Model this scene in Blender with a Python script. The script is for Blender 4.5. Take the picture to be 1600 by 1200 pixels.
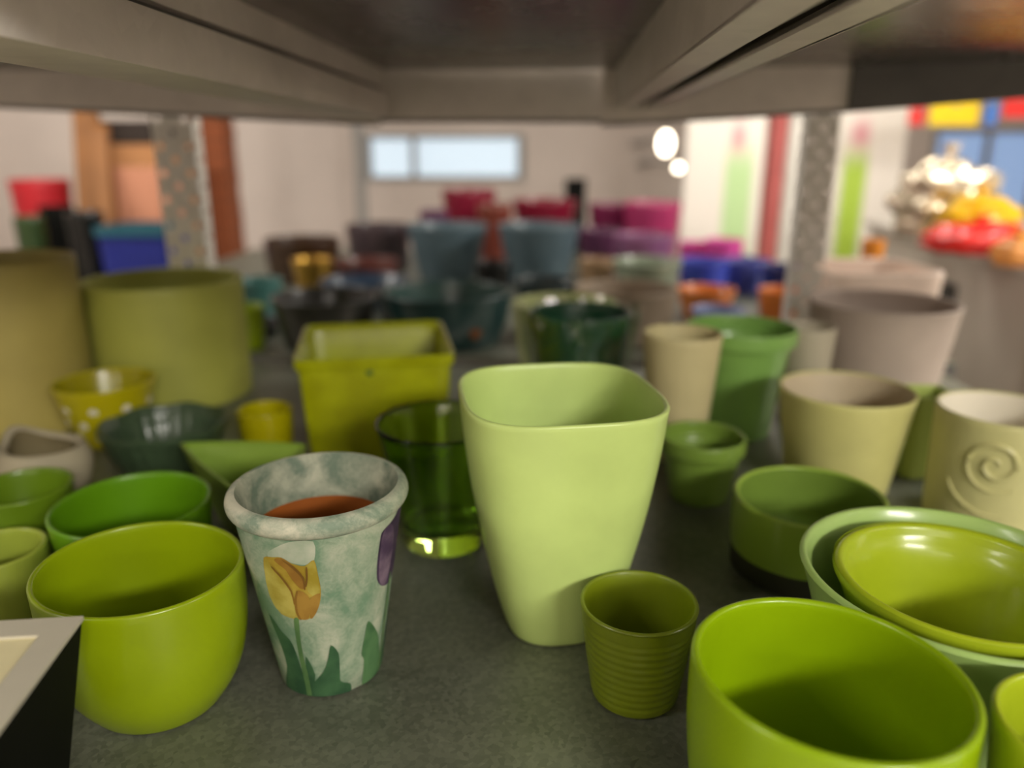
import bpy, bmesh, math, random
from mathutils import Vector, Matrix
random.seed(7)
for o in list(bpy.data.objects): bpy.data.objects.remove(o)
S = bpy.context.scene
COL = S.collection
# ------------------------------------------------------------------ camera, world, lights, exposure
CAM_H, TILT, FPX = 0.40, math.atan(0.3017), 1200.0
CT, ST = math.cos(TILT), math.sin(TILT)
cd = bpy.data.cameras.new('camera'); cam = bpy.data.objects.new('camera', cd); COL.objects.link(cam)
cam.location = (0, 0, CAM_H); cam.rotation_euler = (math.pi/2 - TILT, 0, 0)
cd.sensor_width = 36; cd.lens = 36*FPX/1600; cd.clip_start = 0.02
cd.dof.use_dof = True; cd.dof.focus_distance = 0.52; cd.dof.aperture_fstop = 2.2
S.camera = cam
S.view_settings.view_transform = 'Standard'; S.view_settings.look = 'None'
S.view_settings.gamma = 1; S.view_settings.use_curve_mapping = False
S.view_settings.exposure = 0.0
W = bpy.data.worlds.new('world'); S.world = W; W.use_nodes = True
W.node_tree.nodes['Background'].inputs[0].default_value = (1.0, 0.93, 0.85, 1)
W.node_tree.nodes['Background'].inputs[1].default_value = 0.25
def area(name, loc, target, sx, sy, power, color):
    l = bpy.data.lights.new(name, 'AREA'); l.shape = 'RECTANGLE'; l.size = sx; l.size_y = sy
    l.energy = power; l.color = color
    o = bpy.data.objects.new(name, l); COL.objects.link(o); o.location = loc
    o.rotation_euler = (Vector(target)-Vector(loc)).to_track_quat('-Z', 'Y').to_euler()
    return o
WARM = (1.0, 0.95, 0.86)
area('tube_lamp_aisle', (1.45, -2.3, 1.46), (0.15, 0.75, 0.05), 1.2, 0.22, 72, WARM)
area('fill_light_aisle_rear', (-0.2, -4.3, 1.50), (-0.2, -4.6, -1), 2.4, 0.3, 84, WARM)  # added fill, bounced off the wall behind the aisle
area('fill_light_aisle_left', (-2.4, -0.6, 1.50), (-2.4, -0.6, -1), 1.5, 0.3, 32, WARM)  # added downlight, raises the ambient level from the left
area('tube_lamp_side', (2.6, 1.3, 1.46), (0.45, 1.0, 0.1), 1.2, 0.16, 56, WARM)
area('fill_light_cross_aisle', (2.9, -0.6, 1.50), (2.9, -0.6, -1), 1.5, 0.3, 36, WARM)  # added downlight for soft bounce from the right
area('fill_light_hall_right', (0.95, 3.0, 1.50), (1.1, 3.2, -0.2), 1.6, 0.25, 21, WARM)  # added fill for the counter side, banners and rear pots
area('fill_light_hall_left', (-1.9, 2.0, 1.50), (-1.9, 2.6, -0.2), 1.6, 0.25, 30, WARM)  # added fill for the fronts of the left boxes
area('fill_light_hall_far', (-2.7, 4.5, 1.50), (-2.7, 4.8, -0.2), 1.6, 0.25, 16, WARM)  # added to brighten the left part of the back wall

# ------------------------------------------------------------------ helpers
def lin(c):
    f = lambda v: v/12.92 if v <= 0.04045 else ((v+0.055)/1.055)**2.4
    return tuple(f(v/255.0) for v in c) + (1.0,)
def ray(px, py):
    a = (px-800)/FPX; b = (600-py)/FPX
    return Vector((a, CT + b*ST, -ST + b*CT))
def at(px, py, Y):                      # point seen at a pixel, at distance Y in front
    d = ray(px, py); return Vector((0, 0, CAM_H)) + d*(Y/d.y)
def on(px, py, z=0.0):                  # point seen at a pixel, on the level z
    d = ray(px, py); return Vector((0, 0, CAM_H)) + d*((z-CAM_H)/d.z)
MATS = {}
def nodes(m):
    m.use_nodes = True; nt = m.node_tree
    return nt, nt.nodes['Principled BSDF']
def mat(name, col, rough=0.3, metal=0.0, var=0.08, scale=18, coat=0.0, bump=0.0, bscale=60, spec=0.5, col2=None, mix=(0.35, 0.65), trans=0.0, ior=1.45):
    if name in MATS: return MATS[name]
    m = bpy.data.materials.new(name); nt, b = nodes(m); MATS[name] = m
    N = nt.nodes; L = nt.links
    tc = N.new('ShaderNodeTexCoord'); nz = N.new('ShaderNodeTexNoise')
    nz.inputs['Scale'].default_value = scale; nz.inputs['Detail'].default_value = 5
    L.new(tc.outputs['Object'], nz.inputs['Vector'])
    rp = N.new('ShaderNodeValToRGB')
    c = lin(col)
    if col2: c1, c2 = c, lin(col2)
    else:
        c1 = tuple(max(0, v*(1-var)) for v in c[:3])+(1,); c2 = tuple(min(1, v*(1+var)) for v in c[:3])+(1,)
    rp.color_ramp.elements[0].color = c1; rp.color_ramp.elements[1].color = c2
    rp.color_ramp.elements[0].position, rp.color_ramp.elements[1].position = mix
    L.new(nz.outputs['Fac'], rp.inputs['Fac']); L.new(rp.outputs['Color'], b.inputs['Base Color'])
    b.inputs['Roughness'].default_value = rough; b.inputs['Metallic'].default_value = metal
    b.inputs['Coat Weight'].default_value = coat; b.inputs['Coat Roughness'].default_value = 0.12
    b.inputs['Specular IOR Level'].default_value = spec
    b.inputs['Transmission Weight'].default_value = trans; b.inputs['IOR'].default_value = ior
    if bump:
        n2 = N.new('ShaderNodeTexNoise'); n2.inputs['Scale'].default_value = bscale; n2.inputs['Detail'].default_value = 5
        L.new(tc.outputs['Object'], n2.inputs['Vector'])
        bp = N.new('ShaderNodeBump'); bp.inputs['Strength'].default_value = bump; bp.inputs['Distance'].default_value = 0.002
        L.new(n2.outputs['Fac'], bp.inputs['Height']); L.new(bp.outputs['Normal'], b.inputs['Normal'])
    return m
def emit(name, col, strength, ramp=None):
    m = bpy.data.materials.new(name); nt, b = nodes(m); MATS[name] = m
    b.inputs['Base Color'].default_value = (0, 0, 0, 1) if False else lin(col)
    b.inputs['Emission Color'].default_value = lin(col); b.inputs['Emission Strength'].default_value = strength
    return m
def galv(name, dark, light, rough, metal=0.85, scale=70, vm=0.4):
    m = bpy.data.materials.new(name); nt, b = nodes(m); MATS[name] = m; N = nt.nodes; L = nt.links
    tc = N.new('ShaderNodeTexCoord'); v = N.new('ShaderNodeTexVoronoi'); v.inputs['Scale'].default_value = scale
    nz = N.new('ShaderNodeTexNoise'); nz.inputs['Scale'].default_value = 9; nz.inputs['Detail'].default_value = 6
    L.new(tc.outputs['Object'], v.inputs['Vector']); L.new(tc.outputs['Object'], nz.inputs['Vector'])
    mx = N.new('ShaderNodeMix'); mx.data_type = 'FLOAT'; mx.inputs[0].default_value = vm
    L.new(nz.outputs['Fac'], mx.inputs[2]); L.new(v.outputs['Color'], mx.inputs[3])
    rp = N.new('ShaderNodeValToRGB'); rp.color_ramp.elements[0].color = lin(dark); rp.color_ramp.elements[1].color = lin(light)
    rp.color_ramp.elements[0].position = 0.25; rp.color_ramp.elements[1].position = 0.75
    L.new(mx.outputs[0], rp.inputs['Fac']); L.new(rp.outputs['Color'], b.inputs['Base Color'])
    mr = N.new('ShaderNodeMapRange'); mr.inputs[3].default_value = rough-0.07; mr.inputs[4].default_value = rough+0.1
    L.new(mx.outputs[0], mr.inputs[0]); L.new(mr.outputs[0], b.inputs['Roughness'])
    b.inputs['Metallic'].default_value = metal
    fine = N.new('ShaderNodeTexNoise'); fine.inputs['Scale'].default_value = 420; L.new(tc.outputs['Object'], fine.inputs['Vector'])
    bp = N.new('ShaderNodeBump'); bp.inputs['Strength'].default_value = 0.12; bp.inputs['Distance'].default_value = 0.001
    L.new(fine.outputs['Fac'], bp.inputs['Height']); L.new(bp.outputs['Normal'], b.inputs['Normal'])
    return m

def tag(o, label=None, cat=None, group=None, kind=None):
    if label: o['label'] = label
    if cat: o['category'] = cat
    if group: o['group'] = group
    if kind: o['kind'] = kind
    return o
def empty(name, loc=(0, 0, 0), rz=0):
    o = bpy.data.objects.new(name, None); COL.objects.link(o); o.location = loc; o.rotation_euler = (0, 0, rz); o.empty_display_size = 0.03
    return o
def link(name, me, m, parent=None, smooth=True, ang=40):
    if m: me.materials.append(m)
    if smooth:
        for p in me.polygons: p.use_smooth = True
        me.set_sharp_from_angle(angle=math.radians(ang))
    o = bpy.data.objects.new(name, me); COL.objects.link(o)
    if parent: o.parent = parent
    return o
def mesh(name, vs, fs):
    me = bpy.data.meshes.new(name); me.from_pydata([tuple(v) for v in vs], [], fs); me.update(); return me
def bobj(name, bm, m, parent=None, smooth=False, ang=40):
    me = bpy.data.meshes.new(name); bmesh.ops.recalc_face_normals(bm, faces=bm.faces); bm.to_mesh(me); bm.free()
    return link(name, me, m, parent, smooth, ang)
def addbox(bm, x0, x1, y0, y1, z0, z1, bev=0.0):
    vs = [bm.verts.new((x, y, z)) for z in (z0, z1) for y in (y0, y1) for x in (x0, x1)]
    fs = [bm.faces.new([vs[i] for i in q]) for q in ((0, 2, 3, 1), (4, 5, 7, 6), (0, 1, 5, 4), (2, 6, 7, 3), (0, 4, 6, 2), (1, 3, 7, 5))]
    if bev:
        es = {e for f in fs for e in f.edges}
        bmesh.ops.bevel(bm, geom=list(es), offset=bev, segments=2, affect='EDGES', profile=0.6)
def box(name, m, x0, x1, y0, y1, z0, z1, parent=None, bev=0.0):
    bm = bmesh.new(); addbox(bm, x0, x1, y0, y1, z0, z1, bev); return bobj(name, bm, m, parent)
def hexa(name, m, bottom, top, parent=None):   # box from 4 bottom and 4 top corners
    vs = list(bottom)+list(top)
    me = mesh(name, vs, [(3, 2, 1, 0), (4, 5, 6, 7), (0, 1, 5, 4), (1, 2, 6, 5), (2, 3, 7, 6), (3, 0, 4, 7)])
    return link(name, me, m, parent, False)
def tube(name, m, pts, r, parent=None, seg=8, taper=None):
    vs = []; fs = []; n = len(pts)
    up = Vector((0, 0, 1))
    for i, p in enumerate(pts):
        t = (Vector(pts[min(i+1, n-1)])-Vector(pts[max(i-1, 0)])).normalized()
        a = t.cross(up); a = a.normalized() if a.length > 1e-4 else Vector((1, 0, 0)); b = t.cross(a)
        rr = r*(taper(i/(n-1)) if taper else 1)
        for j in range(seg):
            w = 2*math.pi*j/seg; vs.append(Vector(p)+a*(rr*math.cos(w))+b*(rr*math.sin(w)))
    for i in range(n-1):
        for j in range(seg): fs.append((i*seg+j, i*seg+(j+1) % seg, (i+1)*seg+(j+1) % seg, (i+1)*seg+j))
    fs.append(tuple(range(seg-1, -1, -1))); fs.append(tuple((n-1)*seg+j for j in range(seg)))
    return link(name, mesh(name, vs, fs), m, parent)
def smoothprof(pr, k):
    out = []
    for i in range(len(pr)-1):
        p0 = pr[max(i-1, 0)]; p1 = pr[i]; p2 = pr[i+1]; p3 = pr[min(i+2, len(pr)-1)]
        for j in range(k):
            t = j/k
            out.append(tuple(0.5*((2*p1[d])+(-p0[d]+p2[d])*t+(2*p0[d]-5*p1[d]+4*p2[d]-p3[d])*t*t+(-p0[d]+3*p1[d]-3*p2[d]+p3[d])*t**3) for d in (0, 1)))
    out.append(tuple(pr[-1])); lo = 0.0; res = []
    for q in out:
        lo = max(lo, q[1], pr[0][1]); res.append((q[0], lo))
    return res
def unit(t, n):
    c, s = math.cos(t), math.sin(t)
    r = (abs(c)**n+abs(s)**n)**(-1.0/n); return c*r, s*r
def rings(name, rl, m, parent=None, seg=72, cap0=False, cap1=False, wob=None, ang=50):
    """rl: list of (ax, ay, z, n)"""
    vs = []; fs = []
    for (ax, ay, z, n) in rl:
        for j in range(seg):
            t = 2*math.pi*j/seg; x, y = unit(t, n)
            w = wob(t, z) if wob else (1, 0)
            vs.append((ax*x*w[0], ay*y*w[0], z+w[1]))
    for i in range(len(rl)-1):
        for j in range(seg): fs.append((i*seg+j, i*seg+(j+1) % seg, (i+1)*seg+(j+1) % seg, (i+1)*seg+j))
    if cap0: fs.append(tuple(range(seg-1, -1, -1)))
    if cap1: fs.append(tuple((len(rl)-1)*seg+j for j in range(seg)))
    return link(name, mesh(name, vs, fs), m, parent, True, ang)
def vessel(name, X, Y, H, a, prof, m, label, cat='flower pot', k=1.0, n=2.0, nb=None, rot=0.0, t=0.004, inner=None, group=None,
           z0=0.0, seg=72, sub=5, floor=0.008, wob=None, lip=None, inner_name='inner_glaze', split=None, plain_inside=False):
    """hollow pot: prof = [(scale, height fraction)] bottom to rim; inner = material of the inside as a part of its own"""
    nb = nb or n
    P = smoothprof(prof, sub) if sub > 1 else prof
    if lip: P = P[:-1]+lip(P[-1])
    nn = lambda f: nb+(n-nb)*min(1, max(0, f))
    out = [(a*s, a*k*s, f*H, nn(f)) for s, f in P]
    ax, ay, zt, nr = out[-1]
    out[-1] = (ax, ay, zt-t*0.45, nr)
    ring = out + [(ax-t*q, ay-t*q, zt-t*0.45+t*0.45*h, nr) for q, h in ((0.12, 0.55), (0.33, 0.92), (0.5, 1.0), (0.67, 0.92), (0.88, 0.55), (1.0, 0.0))]
    inn = [(ring[-1][0], ring[-1][1], ring[-1][2], nr)]
    for (bx, by, z, q) in reversed(out[:-1]):
        if z < floor+0.002 or z > zt-t: continue
        if plain_inside: f_ = z/H; bx = a*(P[0][0]+(P[-1][0]-P[0][0])*f_); by = bx*k
        inn.append((bx-t, by-t, z, q))
    lx, ly, lz, lq = inn[-1]
    inn += [(lx*0.97, ly*0.97, floor+0.0015, lq), (lx*0.9, ly*0.9, floor, lq), (lx*0.4, ly*0.4, floor, 2)]
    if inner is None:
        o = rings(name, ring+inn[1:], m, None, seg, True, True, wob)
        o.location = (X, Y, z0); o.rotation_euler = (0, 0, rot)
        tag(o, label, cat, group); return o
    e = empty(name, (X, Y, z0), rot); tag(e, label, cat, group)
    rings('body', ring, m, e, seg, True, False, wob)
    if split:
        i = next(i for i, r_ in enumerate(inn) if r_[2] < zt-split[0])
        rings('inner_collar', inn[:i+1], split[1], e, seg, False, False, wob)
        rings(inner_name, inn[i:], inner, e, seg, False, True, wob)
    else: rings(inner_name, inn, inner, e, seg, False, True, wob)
    return e
TAPER = [(0.72, 0), (0.74, 0.02), (0.86, 0.5), (1, 1)]
def taper(b, bow=0.0): return [(b-0.02, 0), (b, 0.02), ((1+b)/2+bow, 0.5), (1, 1)]

# ------------------------------------------------------------------ room shell
FZ, CZ, YB, XL, XR, YF = -1.15, 1.62, 5.6, -4.2, 4.6, -5.0
M_wall = mat('wall_plaster', (214, 202, 194), 0.85, var=0.05, scale=2)
M_ceil = mat('ceiling_paint', (215, 210, 202), 0.9, var=0.03, scale=2)
M_floor = mat('hall_floor', (168, 160, 150), 0.5, var=0.1, scale=3)
tag(box('floor', M_floor, XL, XR, YF, YB, FZ-0.06, FZ), 'grey hall floor', kind='structure')
tag(box('ceiling', M_ceil, XL, XR, YF, YB, CZ, CZ+0.06), 'pale hall ceiling', kind='structure')
tag(box('wall_left', M_wall, XL-0.1, XL, YF, YB, FZ, CZ), 'pale left wall', kind='structure')
tag(box('wall_right', M_wall, XR, XR+0.1, YF, YB, FZ, CZ), 'pale right wall', kind='structure')
tag(box('wall_front', M_wall, XL, XR, YF-0.1, YF, FZ, CZ), 'pale wall behind the aisle', kind='structure')
# back wall with two window openings
def wall_with_holes(name, y0, y1, holes, m):
    bm = bmesh.new(); xs = sorted({XL, XR, *[h[0] for h in holes], *[h[1] for h in holes]})
    for i in range(len(xs)-1):
        x0, x1 = xs[i], xs[i+1]; hh = [h for h in holes if h[0] <= x0+1e-6 and h[1] >= x1-1e-6]
        if not hh: addbox(bm, x0, x1, y0, y1, FZ, CZ)
        else:
            addbox(bm, x0, x1, y0, y1, FZ, hh[0][2]); addbox(bm, x0, x1, y0, y1, hh[0][3], CZ)
    return tag(bobj(name, bm, m), 'pale pinkish back wall with windows', kind='structure')
p0, p1 = at(570, 283, YB), at(820, 208, YB); w1 = (p0.x, p1.x, p0.z, p1.z)
p0, p1 = at(1440, 335, YB), at(1640, 200, YB); w2 = (p0.x, p1.x, p0.z, p1.z)
wall_with_holes('wall_back', YB, YB+0.12, [w1, w2], M_wall)
M_frame = mat('window_frame_paint', (150, 148, 145), 0.5, var=0.05)
M_day1 = emit('daylight_pane', (200, 218, 232), 0.75)
M_day2 = emit('blue_daylight_pane', (150, 180, 225), 0.55)
def window(i, w, md, mull):
    e = empty('window_%d' % i, ((w[0]+w[1])/2, YB, w[2])); tag(e, 'bright window in the back wall', kind='structure')
    hw = (w[1]-w[0])/2; h = w[3]-w[2]; f = 0.035
    bm = bmesh.new()
    addbox(bm, -hw, hw, -0.01, 0.08, 0, f); addbox(bm, -hw, hw, -0.01, 0.08, h-f, h)
    addbox(bm, -hw, -hw+f, -0.01, 0.08, f, h-f); addbox(bm, hw-f, hw, -0.01, 0.08, f, h-f)
    bobj('window_frame', bm, M_frame, e)
    xs = [-hw+f] + [-hw+2*hw*q for q in mull] + [hw-f]
    for q in mull: box('mullion', M_frame, -hw+2*hw*q-0.02, -hw+2*hw*q+0.02, 0, 0.07, f, h-f, e)
    for a_, b_ in zip(xs[:-1], xs[1:]): box('pane', md, a_+0.02, b_-0.02, 0.03, 0.04, f, h-f, e)
window(1, w1, M_day1, (0.31,)); window(2, w2, M_day2, (0.5,))

# ------------------------------------------------------------------ shelving (depth direction turned 3 degrees)
YAW = -math.atan(65/1200.0)
M_shelf = galv('galvanised_shelf', (90, 93, 82), (138, 141, 126), 0.42, 0.4, 260, 0.3)
M_under = galv('galvanised_underside', (104, 100, 96), (138, 132, 126), 0.25, 0.85, 60, 0.15)
M_beam = galv('beam_steel', (214, 206, 198), (240, 232, 224), 0.45, 0.1, 60, 0.15)
M_dark = galv('dark_beam_steel', (86, 85, 82), (108, 106, 102), 0.5, 0.15, 26, 0.25)
M_post = galv('upright_steel', (226, 222, 214), (240, 238, 232), 0.45, 0.1, 60, 0.2)
YS, YE, GAP = 0.22, 1.44, 0.07
def shelf_root(name, label, loc=(0, 0, 0)):
    e = empty(name, loc, YAW); tag(e, label, 'shelf'); return e
XS0, XS1 = -1.30, 1.16
e = shelf_root('metal_shelf', 'grey galvanised shelf board the green pots stand on')
box('shelf_board', M_shelf, XS0, 0.74, YS, YE, -0.0046, -0.0006, e)
bm = bmesh.new()
bm.free(); box('folded_edge', M_beam, XS0, 0.74, YS, YS+0.002, -0.045, -0.004, e); box('folded_edge', M_beam, XS0, 0.74, YE-0.002, YE, -0.045, -0.004, e)
e = shelf_root('metal_shelf', 'grey metal shelf board behind the uprights, carrying dark and blue pots')
box('shelf_board', M_shelf, XS0, 0.80, YE+GAP, 3.30, -0.0046, -0.0006, e)
bm = bmesh.new()
bm.free(); box('folded_edge', M_dark, XS0, 0.80, YE+GAP, YE+GAP+0.002, -0.045, -0.004, e); box('folded_edge', M_dark, XS0, 0.80, 3.298, 3.30, -0.045, -0.004, e)
UZ = 1.46/1200*CT*CT; U = 1.46/1200*CT; ZD = CAM_H+125*UZ
e = shelf_root('upper_shelf', 'underside of the steel shelf above, with folded ribs')
XM = 110*U
box('deck_panel', M_under, -332*U, XM, YS+0.02, YE+0.018, ZD, ZD+0.004, e)
box('deck_panel', M_under, XM+0.012, XS1, YS+0.02, YE, ZD, ZD+0.004, e)
box('deck_panel', M_under, XS0, -332*U, YS+0.02, YE, ZD, ZD+0.004, e)
# left rib: channel with a groove under the deck
bm = bmesh.new(); addbox(bm, -328*U, -255*U, YS+0.02, YE-0.005, CAM_H+53*UZ, CAM_H+91*UZ, 0.0025); bobj('left_rib', bm, M_beam, e, True)
bm = bmesh.new(); addbox(bm, -318*U, -262*U, YS+0.02, YE-0.005, CAM_H+98*UZ, ZD); bobj('rib_web', bm, M_beam, e)
box('rib_groove_shade', M_dark, -318*U, -270*U, YS+0.02, YE-0.005, CAM_H+91*UZ, CAM_H+98*UZ, e)  # dark strip stands in for the shadow inside the groove
# right double flange with an open joint between the two decks
bm = bmesh.new(); addbox(bm, 88*U, 91*U, YS+0.02, YE-0.005, CAM_H+67*UZ, ZD); addbox(bm, 88*U, 115*U, YS+0.02, YE-0.005, CAM_H+66*UZ, CAM_H+69*UZ); bobj('deck_flange', bm, M_beam, e)
bm = bmesh.new(); addbox(bm, 132*U, 156*U, YS+0.02, YE-0.005, CAM_H+66*UZ, CAM_H+69*UZ); addbox(bm, 154*U, 157*U, YS+0.02, YE-0.005, CAM_H+66*UZ, ZD); bobj('deck_flange', bm, M_beam, e)
box('joint_filler', M_dark, 91*U, 154*U, YS+0.03, YE-0.01, CAM_H+84*UZ, CAM_H+88*UZ, e)
def seg_beam(name, label, p_l, p_r, hl, hr, depth, m):
    a, b = Vector(p_l), Vector(p_r); d = (b-a); d.z = 0; d.normalize(); q = Vector((-d.y, d.x, 0))*depth
    z = Vector((0, 0, 1))
    c = (a+b)/2; c.z = min(a.z, b.z)
    e = empty(name, c); tag(e, label, 'shelf beam')
    o = hexa('beam_web', m, [a-c, b-c, b+q-c, a+q-c], [a+z*hl-c, b+z*hr-c, b+q+z*hr-c, a+q+z*hl-c], e)
    lipd = q*1.3
    hexa('beam_lip', M_dark, [a-c-z*0.006, b-c-z*0.006, b+lipd-c-z*0.006, a+lipd-c-z*0.006], [a-c, b-c, b+lipd-c, a+lipd-c], e)
    return e
YB1 = 1.46
seg_beam('cross_beam', 'olive grey cross beam closing the back of the upper shelf', at(560, 186, YB1+0.016), at(965, 186, YB1+0.004), 0.104, 0.104, 0.022, M_beam)
seg_beam('cross_beam', 'grey cross beam over the tan boxes and brick pillar', at(-120, 158, YB1+0.012), at(590, 191, YB1-0.012), 0.080, 0.085, 0.022, M_beam)
seg_beam('cross_beam', 'grey cross beam over the wall lamps and banners', at(940, 192, YB1-0.03), at(1330, 169, YB1-0.065), 0.09, 0.08, 0.022, M_beam)
seg_beam('cross_beam', 'dark steel beam above the red and yellow price cards', at(1326, 169, 1.385), at(1720, 136, 1.30), 0.066, 0.075, 0.03, M_dark)
# perforated uprights
def perforated(name, label, px, Y, width, hole, rows_dz, wall, angle):
    b = at(px, 300, Y); zb, zt = FZ, ZD-0.02
    e = empty(name, (b.x, b.y, zb), angle); tag(e, label, 'shelf upright')
    def flange(nm, wid, cols, swap, side):
        bm = bmesh.new(); cw = wid/cols; H = zt-zb; nr = int(H/rows_dz); cz = H/nr
        for i in range(nr):
            for j in range(cols):
                cx, cz0 = -wid/2+cw*(j+0.5), cz*(i+0.5); K = 8
                stag = (i+j) % 2 == 0
                sq = []; ci = []
                for q in range(K):
                    t = 2*math.pi*q/K+math.pi/4
                    c, s = math.cos(t), math.sin(t); mxx = max(abs(c), abs(s))
                    sq.append((cx+c/mxx*cw/2, cz0+s/mxx*cz/2)); ci.append((cx+c*hole, cz0+s*hole))
                def V(x, z):
                    return bm.verts.new((x, 0, z) if not swap else (side*wid_/2, x+wid/2, z))
                wid_ = width
                a_ = [V(*p) for p in sq]
                if stag:
                    c_ = [V(*p) for p in ci]
                    for q in range(K): bm.faces.new([a_[q], a_[(q+1) % K], c_[(q+1) % K], c_[q]])
                else: bm.faces.new(a_)
        bmesh.ops.remove_doubles(bm, verts=bm.verts, dist=1e-5)
        o = bobj(nm, bm, M_post, e)
        md = o.modifiers.new('thickness', 'SOLIDIFY'); md.thickness = 0.002
        return o
    flange('front_flange', width, 3, False, 0)
    flange('side_flange', wall, 2, True, -1 if px > 800 else 1)
    box('foot_plate', M_dark, -width/2-0.01, width/2+0.01, -0.01, 0.05, 0, 0.006, e)
perforated('shelf_upright', 'pale perforated steel upright beside the brick pillar', 280, 1.498, 0.077, 0.0068, 0.024, 0.04, YAW)
perforated('shelf_upright', 'grey perforated steel upright in front of the banners', 1276, 1.432, 0.055, 0.0062, 0.022, 0.04, YAW)

# ------------------------------------------------------------------ ceramic colours
C = lambda nm, col, **k: mat(nm, col, **{**dict(rough=0.28, coat=0.25, var=0.06, scale=14), **k})
M_lime = C('lime_glaze', (137, 158, 9))
M_lime2 = C('vivid_lime_glaze', (140, 172, 6))
M_pale = C('pale_green_glaze', (198, 221, 132), rough=0.34, coat=0.15)
M_olive = C('olive_lime_glaze', (112, 126, 12), rough=0.4)
M_mint = C('mint_green_glaze', (166, 196, 112))
M_yelgr = C('yellow_green_glaze', (166, 184, 34))
M_leaf = C('leaf_green_glaze', (158, 188, 74))
M_grass = C('grass_green_glaze', (96, 146, 16))
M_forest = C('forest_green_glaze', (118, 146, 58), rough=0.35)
M_cream = C('cream_yellow_glaze', (206, 202, 130), rough=0.5, coat=0)
M_creamin = C('cream_inside', (200, 184, 154), rough=0.5, coat=0)
M_swirl = C('pale_khaki_glaze', (206, 202, 142), rough=0.45, coat=0.1)
M_swirlin = C('ivory_inside', (244, 236, 216), rough=0.4)
M_grey = C('mauve_grey_matte', (176, 160, 148), rough=0.6, coat=0)
M_oliveY = C('dull_olive_yellow_matte', (164, 166, 74), rough=0.55, coat=0.05)
M_polka = C('mustard_yellow_glaze', (180, 170, 14))
M_white = C('white_dot_paint', (225, 222, 205), rough=0.5, coat=0)
M_sage = C('dark_sage_glaze', (62, 80, 56), rough=0.3)
M_shell = C('stone_grey_matte', (176, 166, 140), rough=0.7, coat=0, bump=0.2)
M_applegr = C('apple_green_glaze', (130, 160, 56), rough=0.4)

# ------------------------------------------------------------------ foreground pots
vessel('oval_pot', -0.2717, 0.4984, 0.1127, 0.0753, [(0.60, 0), (0.67, 0.03), (0.86, 0.24), (0.97, 0.55), (1.0, 1)], M_lime,
       'glossy lime oval pot between the black box and the tulip pot', k=0.9155, rot=-0.409, t=0.0042)
vessel('square_pot', 0.0385, 0.6043, 0.2124, 0.0814, [(0.52, 0), (0.56, 0.025), (0.70, 0.22), (0.86, 0.53), (0.955, 0.8), (1, 1)], M_pale,
       'tall pale green pot with a rounded square mouth', k=1.0617, n=3.4, nb=2.6, rot=0.1566, t=0.004, seg=96)
# small ribbed pot
rp = []
for i in range(49):
    f = i/48; s = 0.735+(1-0.735)*f**0.9
    if 0.08 < f < 0.84: s += 0.010*math.cos(f*2*math.pi*12.5)
    rp.append((s, f))
vessel('ribbed_pot', 0.0947, 0.5014, 0.0807, 0.0438, [(0.70, 0)]+rp[1:], M_olive, 'small olive lime ribbed pot standing against the tall pale pot', t=0.0034, sub=1, plain_inside=True)
vessel('oval_pot', 0.1736, 0.3576, 0.130, 0.0698, [(0.72, 0), (0.80, 0.04), (0.93, 0.3), (0.995, 0.65), (1.0, 1)], M_lime2,
       'large glossy lime pot beside the small ribbed pot', k=1.0683, rot=0.905, t=0.005)
vessel('planter_bowl', 0.3179, 0.4850, 0.115, 0.1065, [(0.62, 0), (0.66, 0.04), (0.80, 0.4), (0.93, 0.8), (1, 1)], M_mint,
       'wide mint green bowl holding a lime pot inside it', t=0.006)
vessel('nested_pot', 0.3166, 0.4798, 0.106, 0.0835, [(0.60, 0), (0.64, 0.04), (0.78, 0.4), (0.90, 0.78), (0.97, 0.9), (1, 0.95), (1, 1)], M_yelgr,
       'yellow green pot sitting inside the mint green bowl', t=0.0075, z0=0.0085)
vessel('planter_bowl', 0.2985, 0.3215, 0.120, 0.0480, taper(0.75), M_yelgr, 'small pale lime pot beside the large lime pot and mint bowl', t=0.0045)
# green pot with an unglazed dark foot
e = vessel('two_tone_pot', 0.2937, 0.6938, 0.0775, 0.0718, [(0.975, 0.29), (0.985, 0.31), (1.0, 0.6), (1.0, 1)], M_leaf,
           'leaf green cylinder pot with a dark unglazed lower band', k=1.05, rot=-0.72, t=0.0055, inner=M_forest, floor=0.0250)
M_foot = mat('dark_unglazed_clay', (62, 62, 46), 0.8, var=0.15)
rings('unglazed_band', [(0.0718*s, 0.0718*1.05*s, z, 2) for s, z in ((0.955, 0), (0.968, 0.001), (0.97, 0.0230))], M_foot, e, 72, True, True)
vessel('small_bowl', 0.2269, 0.8575, 0.0788, 0.0509, [(0.64, 0), (0.68, 0.03), (0.80, 0.4), (0.90, 0.72), (0.955, 0.76), (1, 0.8), (1, 1)], M_forest,
       'small forest green bowl behind the tall pale green pot', t=0.005)
vessel('flower_pot', 0.4063, 0.8904, 0.1269, 0.0786, taper(0.765), M_cream, 'cream yellow tapered pot with a beige inside', t=0.0045, inner=M_creamin)
e = vessel('embossed_pot', 0.5425, 0.8000, 0.1315, 0.0684, taper(0.95), M_swirl, 'khaki cylinder pot embossed with a spiral', t=0.004, inner=M_swirlin, seg=96)
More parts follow.
